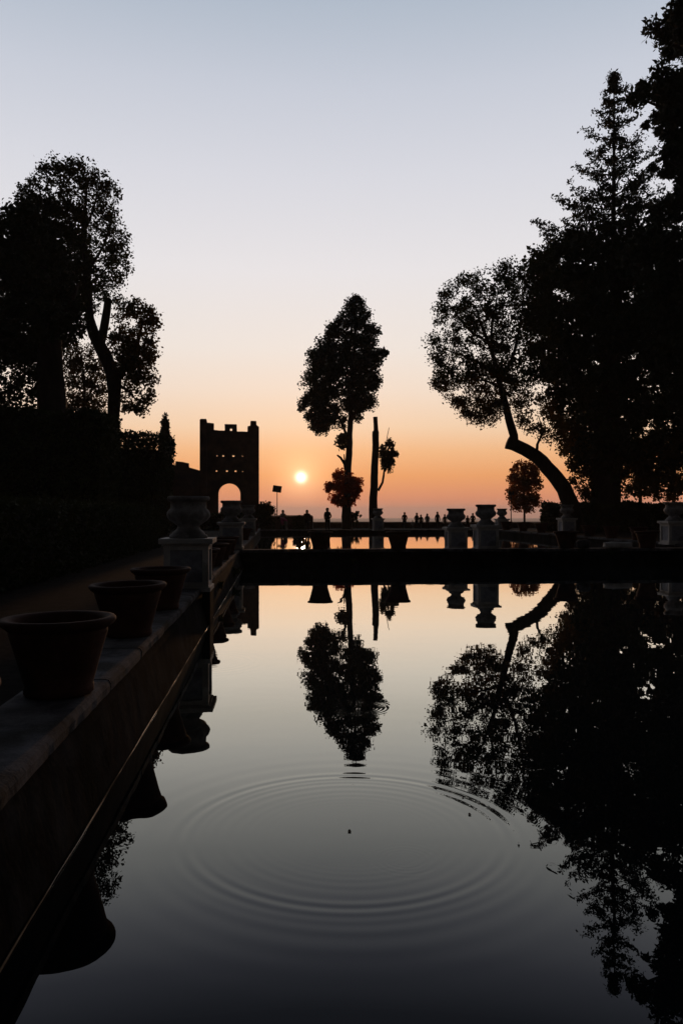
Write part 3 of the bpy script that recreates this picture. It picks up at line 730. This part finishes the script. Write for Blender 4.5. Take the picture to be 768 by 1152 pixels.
conifer('tall_conifer', 'tall slender conifer with a visible straight stem rising above the right trees', 689.5, 65, 85, 580,
        [(80, .5), (92, 2.5), (98, 8), (104, 14), (117, 18), (131, 23), (151, 27), (175, 34), (207, 40), (222, 54), (243, 68), (275, 84), (400, 95)], .55, 5)

# pine at the right edge, its boughs ending in dense clumps
tree('great_pine', 'nearest dark pine leaning into the frame at upper right', 'pine', 45,
     [[(806, 600, 34), (806, 500, 30), (804, 400, 26), (802, 300, 22), (800, 200, 17), (798, 100, 12), (796, 20, 7), (794, -40, 3)],
      [(800, 180, 8), (775, 150, 6), (750, 125, 4), (722, 112, 2)], [(798, 90, 7), (775, 60, 5), (750, 48, 3), (730, 42, 1.5)],
      [(800, 220, 8), (775, 195, 6), (752, 180, 3)], [(801, 270, 8), (770, 245, 6), (735, 250, 3)]],
     [dict(poly=[(723, 38), (731, 32), (747, 35), (750, 18), (758, 6), (768, -30), (850, -50), (860, 40), (810, 60), (768, 62), (757, 57), (746, 57), (738, 53), (731, 47)], clumps=125, leaves=110, r=.42, size=.15, mat='needle', elong=2.4, thick=3.5, zmin=20, soft=.68),
      dict(poly=[(711, 106), (719, 92), (735, 94), (745, 100), (752, 84), (768, 78), (850, 60), (860, 180), (775, 185), (762, 165), (752, 145), (738, 131), (725, 125)], clumps=190, leaves=110, r=.42, size=.15, mat='needle', elong=2.4, thick=3.5, zmin=18),
      dict(poly=[(721, 92), (722, 92), (724, 100), (718, 100)], clumps=4, leaves=50, r=.25, size=.15, mat='needle', elong=2.4),
      dict(poly=[(734, 172), (748, 176), (768, 168), (850, 170), (850, 215), (780, 214), (760, 200), (746, 192), (738, 182)], clumps=100, leaves=100, r=.4, size=.15, mat='needle', elong=2.4, thick=3.5),
      dict(poly=[(730, 250), (738, 228), (752, 212), (780, 205), (850, 200), (850, 300), (770, 300), (735, 290), (712, 285), (706, 270)], clumps=170, leaves=75, r=.42, size=.15, mat='needle', elong=2.4, thick=4),
      dict(poly=[(720, 290), (850, 280), (860, 480), (760, 480), (730, 400)], clumps=240, leaves=80, r=.5, size=.17, mat='needle', elong=2.2, thick=4)])

# left trees
tree('forked_tree', 'forked tree with a sawn off stub and two leafy crowns at left', 'tree', 52,
     [[(127, 560, 14), (127, 500, 13.5), (127.5, 470, 13.5), (129, 445, 14.5), (129, 428, 17), (123, 410, 15), (114, 392, 14.5), (106, 377, 13), (101.5, 358, 9.5), (99.5, 330, 8.5), (97.5, 300, 7.5), (95, 275, 6), (94, 250, 4.5), (97, 225, 3), (98, 200, 1.4)],
      [(113, 388, 10), (117.5, 368, 9.5), (120.5, 350, 9), (122, 337, 8.6)],
      [(130, 428, 11), (139, 415, 9), (147, 402, 7), (155, 385, 5), (160, 365, 3), (163, 352, 1)],
      [(147, 402, 4), (158, 408, 3), (168, 412, 1.5)], [(131, 432, 4), (145, 440, 3), (155, 452, 1.2)],
      [(97, 290, 4), (84, 262, 3), (74, 235, 2.4), (66, 205, 1.2)], [(98, 305, 4), (112, 285, 3), (122, 262, 2.4), (128, 235, 1.2)],
      [(95, 262, 3), (105, 235, 2.4), (112, 210, 1.2)], [(99, 320, 3), (110, 312, 2.4), (125, 296, 1.6), (133, 280, 1)]],
     [dict(poly=[(54, 190), (70, 182), (87, 184), (107, 187), (121, 198), (131, 211), (138, 225), (127, 235), (131, 251), (144, 270), (139, 288), (142, 299), (134, 314), (139, 330), (128, 342), (110, 335), (104, 365), (70, 376), (50, 340), (30, 290), (22, 240), (30, 215), (42, 202)],
           clumps=600, leaves=40, r=.44, size=.12, zmin=10, maxbr=450),
      dict(poly=[(30, 230), (90, 230), (104, 290), (100, 330), (60, 370), (25, 330)], clumps=150, leaves=80, r=.55, size=.14, branches=False),
      dict(poly=[(132, 344), (148, 339), (170, 342), (178, 364), (172, 382), (177, 412), (172, 428), (171, 444), (161, 465), (147, 459), (136, 460), (139, 430), (128, 410), (124, 390), (127, 365)],
           clumps=250, leaves=34, r=.40, size=.125, zmin=6, mat='leaf_warm'),
      dict(poly=[(135, 395), (152, 385), (160, 400), (155, 425), (138, 420)], clumps=22, leaves=60, r=.45, size=.14, branches=False)])
tree('great_oak', 'massive dark tree with the thickest trunk at far left', 'tree', 47,
     [[(58, 560, 38), (58, 480, 34), (58, 440, 31), (56, 390, 27), (52, 340, 20), (45, 290, 12), (40, 250, 6)],
      [(54, 360, 10), (30, 320, 8), (8, 285, 5), (-10, 260, 2)], [(56, 380, 9), (78, 345, 6), (88, 320, 3)]],
     [dict(poly=[(-60, 220), (-20, 230), (4, 246), (18, 236), (45, 240), (60, 270), (85, 330), (88, 368), (70, 380), (66, 392), (30, 400), (-60, 410)], clumps=420, leaves=95, r=.6, size=.18, mat='leaf_dark', thick=4.5, maxbr=150, maxlen=7),
      dict(poly=[(-60, 390), (44, 385), (46, 462), (-60, 462)], clumps=130, leaves=60, r=.5, size=.14, mat='leaf_dark', branches=False, thick=3),
      dict(poly=[(-60, 225), (-10, 232), (8, 262), (6, 300), (-60, 300)], clumps=60, leaves=45, r=.45, size=.16, mat='leaf', branches=False, thick=3)])
tree('hazy_thicket_tree', 'thin leaved tree seen between the two big left trunks', 'tree', 62,
     [[(96, 580, 4), (96, 480, 3.4), (95, 430, 2.6), (92, 400, 1.4)], [(96, 450, 1.8), (84, 425, 1.4), (78, 405, .8)], [(96, 455, 1.8), (108, 430, 1.3), (112, 415, .8)]],
     [dict(poly=[(70, 388), (104, 386), (114, 410), (120, 440), (120, 478), (75, 478), (72, 440)], clumps=240, leaves=34, r=.5, size=.13, mat='leaf_warm', zmin=5)])
tree('cypress', 'small narrow cypress standing left of the tower', 'cypress', 74,
     [[(186, 600, 3.4), (186, 540, 2.6), (186, 475, 1)]],
     [dict(poly=[(186, 464), (188.8, 478), (191, 495), (192, 530), (192.5, 575), (179.5, 575), (180, 530), (181, 495), (183.2, 478)], clumps=560, leaves=42, r=.20, size=.12, mat='leaf_dark', branches=False)])
tree('round_bush', 'dark round bush right of the tower foot', 'bush', 60,
     [[(298, 598, 3), (298, 585, 2), (298, 575, 1)]],
     [dict(poly=[(292, 571), (299, 568), (305, 572), (307, 582), (306, 596), (284, 596), (286, 578)], clumps=60, leaves=70, r=.35, size=.14, mat='leaf_dark', branches=False)])

tree('added_shrub', 'small dark upright shrub added below the sun to mask its reflection', 'shrub', 58,  # added so its dark reflection covers the sun glint in the far pool
     [[(336, 598, 2.4), (336, 590, 1.6), (336, 583, .8)]],
     [dict(poly=[(333, 581), (336, 579.5), (339, 581), (341.5, 586), (341.5, 598), (330.5, 598), (330.5, 586)], clumps=60, leaves=90, r=.14, size=.075, mat='leaf_dark', branches=False)], base_z=.2)

# ------------------------------------------------------------------ people
def person(label, px, d, ytop, ground, coat, legs, face=0.0, lean=0.0, arms='down', hair='short', wide=1.0, hair_m='hair'):
    """standing figure grown as one skin over a skeleton; ytop = top of the head in the photograph"""
    top = CH + (576 - ytop) * d / F; H = top - ground
    base = XY(px, d, ground); root = empty('person', base, -TH + face, label, 'person', 'visitors on the far terrace')
    s = H / 1.72
    J = {}; 
    def P(n, x, y, z, r): J[n] = (Vector((x, y, z)), r)
    ly = lean
    P('pelvis', 0, 0, .93, .135 * wide); P('waist', 0, -.03 * ly, 1.08, .125 * wide); P('chest', 0, -.12 * ly, 1.28, .150 * wide); P('neckb', 0, -.2 * ly, 1.44, .085)
    P('neck', 0, -.23 * ly, 1.49, .075); P('headl', 0, -.26 * ly, 1.55, .095); P('headm', 0, -.27 * ly, 1.615, .118); P('headt', 0, -.27 * ly, 1.67, .088)
    edges = [('pelvis', 'waist'), ('waist', 'chest'), ('chest', 'neckb'), ('neckb', 'neck'), ('neck', 'headl'), ('headl', 'headm'), ('headm', 'headt')]
    for sd, k in ((-1, 'l'), (1, 'r')):
        P('sh' + k, sd * .175 * wide, -.16 * ly, 1.38, .075)
        if arms == 'down': e, w_ = (sd * .25 * wide, .02 - .15 * ly, 1.10), (sd * .24, -.08 - .15 * ly, .87)
        elif arms == 'rail': e, w_ = (sd * .27 * wide, -.12 - .15 * ly, 1.14), (sd * .14, -.34 - .1 * ly, 1.06)
        elif arms == 'phone': e, w_ = (sd * .26 * wide, -.14, 1.18), (sd * .07, -.34, 1.36)
        else: e, w_ = (sd * .26 * wide, .03, 1.12), (sd * .17, -.12, .95)
        P('el' + k, *e, .052); P('wr' + k, *w_, .036)
        hd = (Vector(w_) - Vector(e)).normalized() * .09
        P('ha' + k, *(Vector(w_) + hd), .034)
        P('hip' + k, sd * .09, 0, .88, .105); P('kn' + k, sd * .11, -.02, .49, .068); P('an' + k, sd * .12, .02, .09, .046); P('to' + k, sd * .13, -.15, .04, .038)
        edges += [('chest', 'sh' + k), ('sh' + k, 'el' + k), ('el' + k, 'wr' + k), ('wr' + k, 'ha' + k), ('pelvis', 'hip' + k), ('hip' + k, 'kn' + k), ('kn' + k, 'an' + k), ('an' + k, 'to' + k)]
    bm = bmesh.new(); sk = bm.verts.layers.skin.verify(); vs = {}
    for n, (p_, r) in J.items():
        v = bm.verts.new(p_); r *= 1.22; v[sk].radius = (r, r * (.72 if n in ('chest', 'waist', 'pelvis') else .9)); v[sk].use_root = (n == 'pelvis'); vs[n] = v
    for a, b in edges: bm.edges.new((vs[a], vs[b]))
    me = bpy.data.meshes.new('body'); bm.to_mesh(me); bm.free()
    o = bpy.data.objects.new('tmp', me); col.objects.link(o)
    o.modifiers.new('s', 'SKIN').use_smooth_shade = True; q = o.modifiers.new('u', 'SUBSURF'); q.levels = 1; q.render_levels = 1
    dg = bpy.context.evaluated_depsgraph_get(); dg.update(); body = bpy.data.meshes.new_from_object(o.evaluated_get(dg)); bpy.data.objects.remove(o)
    body.name = 'body'; body.materials.clear(); b_ = link('body', body, [M['skin'], M[coat], M[legs]], root, smooth=True)
    for pl in body.polygons:
        c = pl.center
        near = min((c - J['hal'][0]).length, (c - J['har'][0]).length)
        pl.material_index = 0 if (c.z > 1.475 or near < .07) else (1 if c.z > .80 else 2)
    b_.scale = (s, s, s)
    # hair: a cap hugging the skull, longer at the back if worn long
    bm = bmesh.new(); bmesh.ops.create_uvsphere(bm, u_segments=16, v_segments=12, radius=1)
    hc = J['headm'][0]
    for v in bm.verts:
        c = v.co.copy(); v.co = Vector((c.x * .112, c.y * .120 + .014, c.z * .118 + .012))
        if c.z < -.1 and c.y < -.1: v.co.y *= .3; v.co.z *= .4
        if hair == 'long' and c.z < -.2: v.co.z -= .16 * (-c.z) ; v.co.y += .03
    for v in bm.verts: v.co += hc
    h = from_bm('hair', bm, M[hair_m], root, smooth=True); h.scale = (s, s, s)
    # coat skirt, a flared shell below the waist
    bm = lathe([(.150, 1.12), (.170, 1.0), (.188, .86), (.196, .74), (.18, .735), (.15, .9)], 20); 
    for v in bm.verts: v.co.x *= wide; v.co.y *= .74
    k = from_bm('coat_hem', bm, M[coat], root, smooth=True); k.scale = (s, s, s)
    return root
G1, G2 = .22, 0.0
person('person in a pale grey top before the high wall', 318.3, 62, 574, .17, 'c_grey', 'c_navy', .4, 0, 'phone', 'short')
person('dark coated person at the right end of the high wall', 345.3, 60, 573.8, .2, 'c_black', 'c_black', .1, .1, 'down', 'long', 1.15)
person('tallest looking dark person standing left of the centre trunk', 368.5, 57, 571.5, .25, 'c_black', 'c_navy', -.5, .2, 'hips', 'short', 1.05)
person('person half hidden behind the centre tree trunk', 396.2, 76, 576, .05, 'c_brown', 'c_black', .2, .1, 'rail', 'short')
person('lone broad shouldered person at the parapet right of the broken trunk', 454.8, 80, 576.4, 0, 'c_black', 'c_denim', .0, .1, 'hips', 'short', 1.05)
person('person at the left of the huddled group', 468.3, 80, 577, 0, 'c_navy', 'c_black', .5, .2, 'hips', 'short')
person('shorter person at the right of the huddled group', 473.3, 78.5, 579.2, 0, 'c_black', 'c_black', -.4, .2, 'down', 'long', 1.1)
person('person in a pale jacket right of the huddled group', 480.4, 79, 578, 0, 'c_grey', 'c_black', .3, 0, 'hips', 'long', 1.1)
person('slim upright person between the group and the urns', 491.8, 80, 575.8, 0, 'c_black', 'c_black', .1, 0, 'down', 'short', .92)
person('short person just left of the left twin urn', 500, 81, 578.6, 0, 'c_brown', 'c_black', -.2, 0, 'down', 'long', .9)
person('small person between the twin urns, left of two', 525.6, 82, 580, 0, 'c_black', 'c_black', .2, .1, 'down', 'long')
person('broader person between the twin urns, right of two', 531.5, 80, 577.4, 0, 'c_black', 'c_denim', -.2, .1, 'hips', 'short', 1.05)
person('child in pale clothes at the left foot of the huddled group', 463.8, 77.5, 585.6, .02, 'c_pale', 'c_grey', .2, .1, 'down', 'short', 1.1)
def bending():
    """person in pink folded forward at the hips"""
    base = XY(322, 60, .2); root = empty('person', base, -TH, 'person in a bright pink jacket bending forward under the sun', 'person', 'visitors on the far terrace')
    J = {'pelvis': ((0, 0, .78), .15), 'waist': ((-.12, -.05, .92), .14), 'chest': ((-.30, -.08, 1.02), .165), 'neckb': ((-.42, -.1, 1.04), .09), 'neck': ((-.47, -.1, 1.03), .06), 'headm': ((-.56, -.1, 1.03), .1), 'headt': ((-.62, -.1, 1.02), .07),
         'hipl': ((.02, -.1, .76), .11), 'hipr': ((.02, .1, .76), .11), 'knl': ((-.08, -.12, .44), .07), 'knr': ((.0, .14, .42), .07), 'anl': ((.05, -.12, .09), .047), 'anr': ((.1, .14, .09), .047),
         'tol': ((-.11, -.13, .04), .038), 'tor': ((-.06, .15, .04), .038), 'shl': ((-.34, -.26, 1.0), .078), 'shr': ((-.34, .12, 1.02), .078), 'ell': ((-.36, -.28, .75), .055), 'elr': ((-.30, .2, .78), .055),
         'wrl': ((-.30, -.22, .55), .038), 'wrr': ((-.22, .14, .58), .038), 'hal': ((-.27, -.2, .47), .034), 'har': ((-.19, .12, .50), .034)}
    E = [('pelvis', 'waist'), ('waist', 'chest'), ('chest', 'neckb'), ('neckb', 'neck'), ('neck', 'headm'), ('headm', 'headt')]
    for k in 'lr': E += [('pelvis', 'hip' + k), ('hip' + k, 'kn' + k), ('kn' + k, 'an' + k), ('an' + k, 'to' + k), ('chest', 'sh' + k), ('sh' + k, 'el' + k), ('el' + k, 'wr' + k), ('wr' + k, 'ha' + k)]
    bm = bmesh.new(); sk = bm.verts.layers.skin.verify(); vs = {}
    for n, (p_, r) in J.items(): v = bm.verts.new(p_); v[sk].radius = (r, r); v[sk].use_root = n == 'pelvis'; vs[n] = v
    for a, b in E: bm.edges.new((vs[a], vs[b]))
    me = bpy.data.meshes.new('body'); bm.to_mesh(me); bm.free(); o = bpy.data.objects.new('tmp', me); col.objects.link(o)
    o.modifiers.new('s', 'SKIN'); q = o.modifiers.new('u', 'SUBSURF'); q.levels = 1
    dg = bpy.context.evaluated_depsgraph_get(); dg.update(); body = bpy.data.meshes.new_from_object(o.evaluated_get(dg)); bpy.data.objects.remove(o)
    body.name = 'body'; body.materials.clear(); link('body', body, [M['skin'], M['c_pink'], M['c_grey']], root, smooth=True)
    for pl in body.polygons:
        c = pl.center; near = min((c - Vector(J['hal'][0])).length, (c - Vector(J['har'][0])).length)
        pl.material_index = 0 if (c.x < -.45 or near < .07) else (1 if (c.z > .8 or c.x < -.2) else 2)
    bm = bmesh.new(); bmesh.ops.create_uvsphere(bm, u_segments=14, v_segments=10, radius=1)
    for v in bm.verts: v.co = Vector((v.co.x * .11 - .55, v.co.y * .11 - .1, v.co.z * .10 + 1.055))
    from_bm('hair', bm, M['hair'], root, smooth=True)
bending()

# ------------------------------------------------------------------ haze
m, nt, N, L = newmat('haze air'); out = N.new('ShaderNodeOutputMaterial'); v = N.new('ShaderNodeVolumePrincipled'); L.new(v.outputs[0], out.inputs['Volume'])
v.inputs['Color'].default_value = (.95, .90, .90, 1); v.inputs['Density'].default_value = .00014; v.inputs['Anisotropy'].default_value = .5
HAZE = True
if HAZE:
    bm = bmesh.new(); box(bm, -7200, 7200, -320, 9700, -78, 48); tag(from_bm('haze', bm, m), kind='stuff')

# ------------------------------------------------------------------ sky and sun
w = bpy.data.worlds.new('World'); scene.world = w; w.use_nodes = True
nt = w.node_tree; N = nt.nodes; L = nt.links; N.clear()
out = N.new('ShaderNodeOutputWorld'); bg = N.new('ShaderNodeBackground'); L.new(bg.outputs[0], out.inputs[0]); bg.inputs[1].default_value = .1
sun_dir = Vector(((338.5 - 384) / F * CT + ST, -(338.5 - 384) / F * ST + CT, (576 - 537) / F)).normalized()
el = math.asin(sun_dir.z); az = math.atan2(sun_dir.x, sun_dir.y)
tc = N.new('ShaderNodeTexCoord')
def mth(op, a, b=None, clamp=False):
    n = N.new('ShaderNodeMath'); n.operation = op; n.use_clamp = clamp
    for i, x in enumerate((a, b)):
        if x is None: continue
        if hasattr(x, 'links'): L.new(x, n.inputs[i])
        else: n.inputs[i].default_value = x
    return n.outputs[0]
nrm = N.new('ShaderNodeVectorMath'); nrm.operation = 'NORMALIZE'; L.new(tc.outputs['Generated'], nrm.inputs[0])
sep = N.new('ShaderNodeSeparateXYZ'); L.new(nrm.outputs[0], sep.inputs[0])
ramp = N.new('ShaderNodeValToRGB'); cr = ramp.color_ramp
stops = [(-.30, (60, 48, 48)), (-.04, (184, 124, 108)), (0.0, (218, 142, 116)), (.018, (234, 150, 109)), (.045, (244, 168, 109)), (.075, (248, 191, 140)), (.105, (248, 214, 180)), (.15, (246, 227, 209)),
         (.20, (243, 234, 226)), (.29, (237, 234, 236)), (.387, (222, 223, 231)), (.469, (205, 210, 222)), (.541, (182, 193, 208)), (.64, (110, 122, 145)), (1.0, (38, 46, 66))]
lo = -.30; f = lambda z: (z - lo) / (1 - lo)
while len(cr.elements) > 2: cr.elements.remove(cr.elements[-1])
cr.elements[0].position = 0; cr.elements[0].color = (*lin(stops[0][1]), 1); cr.elements[1].position = 1; cr.elements[1].color = (*lin(stops[-1][1]), 1)
for z, c in stops[1:-1]:
    e = cr.elements.new(f(z)); e.color = (*lin(c), 1)
L.new(mth('DIVIDE', mth('SUBTRACT', sep.outputs['Z'], lo), 1 - lo, True), ramp.inputs[0])
# brighter towards the sunset, dim behind the camera
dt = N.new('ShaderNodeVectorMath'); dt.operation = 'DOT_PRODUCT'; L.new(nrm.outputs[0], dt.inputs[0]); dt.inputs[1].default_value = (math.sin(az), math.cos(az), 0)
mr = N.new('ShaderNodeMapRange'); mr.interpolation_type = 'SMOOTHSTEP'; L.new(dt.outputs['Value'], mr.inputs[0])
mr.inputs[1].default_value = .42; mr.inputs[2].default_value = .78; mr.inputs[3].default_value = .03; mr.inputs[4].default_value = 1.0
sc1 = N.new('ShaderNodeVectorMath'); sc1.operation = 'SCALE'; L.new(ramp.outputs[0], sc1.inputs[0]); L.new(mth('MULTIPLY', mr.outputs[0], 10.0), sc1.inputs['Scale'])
sky = N.new('ShaderNodeTexSky'); sky.sky_type = 'NISHITA'; sky.sun_disc = False; sky.sun_elevation = el; sky.sun_rotation = az; sky.air_density = 1.6; sky.dust_density = 4; sky.ozone_density = 1.5
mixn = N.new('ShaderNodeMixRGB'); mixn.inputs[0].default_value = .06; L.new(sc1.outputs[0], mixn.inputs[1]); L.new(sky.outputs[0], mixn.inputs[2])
# the sun and its aureole
d2 = N.new('ShaderNodeVectorMath'); d2.operation = 'DOT_PRODUCT'; L.new(nrm.outputs[0], d2.inputs[0]); d2.inputs[1].default_value = sun_dir
ang = mth('MULTIPLY', mth('ARCCOSINE', mth('MINIMUM', d2.outputs['Value'], .9999999)), 180 / math.pi)
def glow(sigma, power, colr, amp):
    g = mth('EXPONENT', mth('MULTIPLY', mth('POWER', mth('DIVIDE', ang, sigma), power), -1))
    s = N.new('ShaderNodeVectorMath'); s.operation = 'SCALE'; s.inputs[0].default_value = colr; L.new(mth('MULTIPLY', g, amp * 10), s.inputs['Scale']); return s.outputs[0]
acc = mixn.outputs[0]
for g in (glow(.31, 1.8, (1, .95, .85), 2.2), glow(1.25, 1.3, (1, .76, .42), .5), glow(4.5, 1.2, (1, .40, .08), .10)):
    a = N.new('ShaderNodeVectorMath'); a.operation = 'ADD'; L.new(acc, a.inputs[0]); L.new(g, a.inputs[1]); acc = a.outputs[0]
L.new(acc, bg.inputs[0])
w.cycles.sampling_method = 'MANUAL'; w.cycles.sample_map_resolution = 1024

ld = bpy.data.lights.new('sun', 'SUN'); lo_ = bpy.data.objects.new('sun', ld); col.objects.link(lo_)
ld.energy = .5; ld.angle = R(.6); ld.color = (1, .50, .22)
lo_.rotation_euler = (-sun_dir).to_track_quat('-Z', 'Y').to_euler()

# ------------------------------------------------------------------ render settings
scene.render.engine = 'CYCLES'
scene.cycles.use_denoising = True
scene.cycles.max_bounces = 5; scene.cycles.diffuse_bounces = 2; scene.cycles.glossy_bounces = 3; scene.cycles.transmission_bounces = 2
scene.cycles.volume_bounces = 0; scene.cycles.transparent_max_bounces = 8; scene.cycles.sample_clamp_indirect = 3
scene.view_settings.view_transform = 'Standard'; scene.view_settings.look = 'None'
scene.view_settings.exposure = 0; scene.view_settings.gamma = 1; scene.view_settings.use_curve_mapping = False
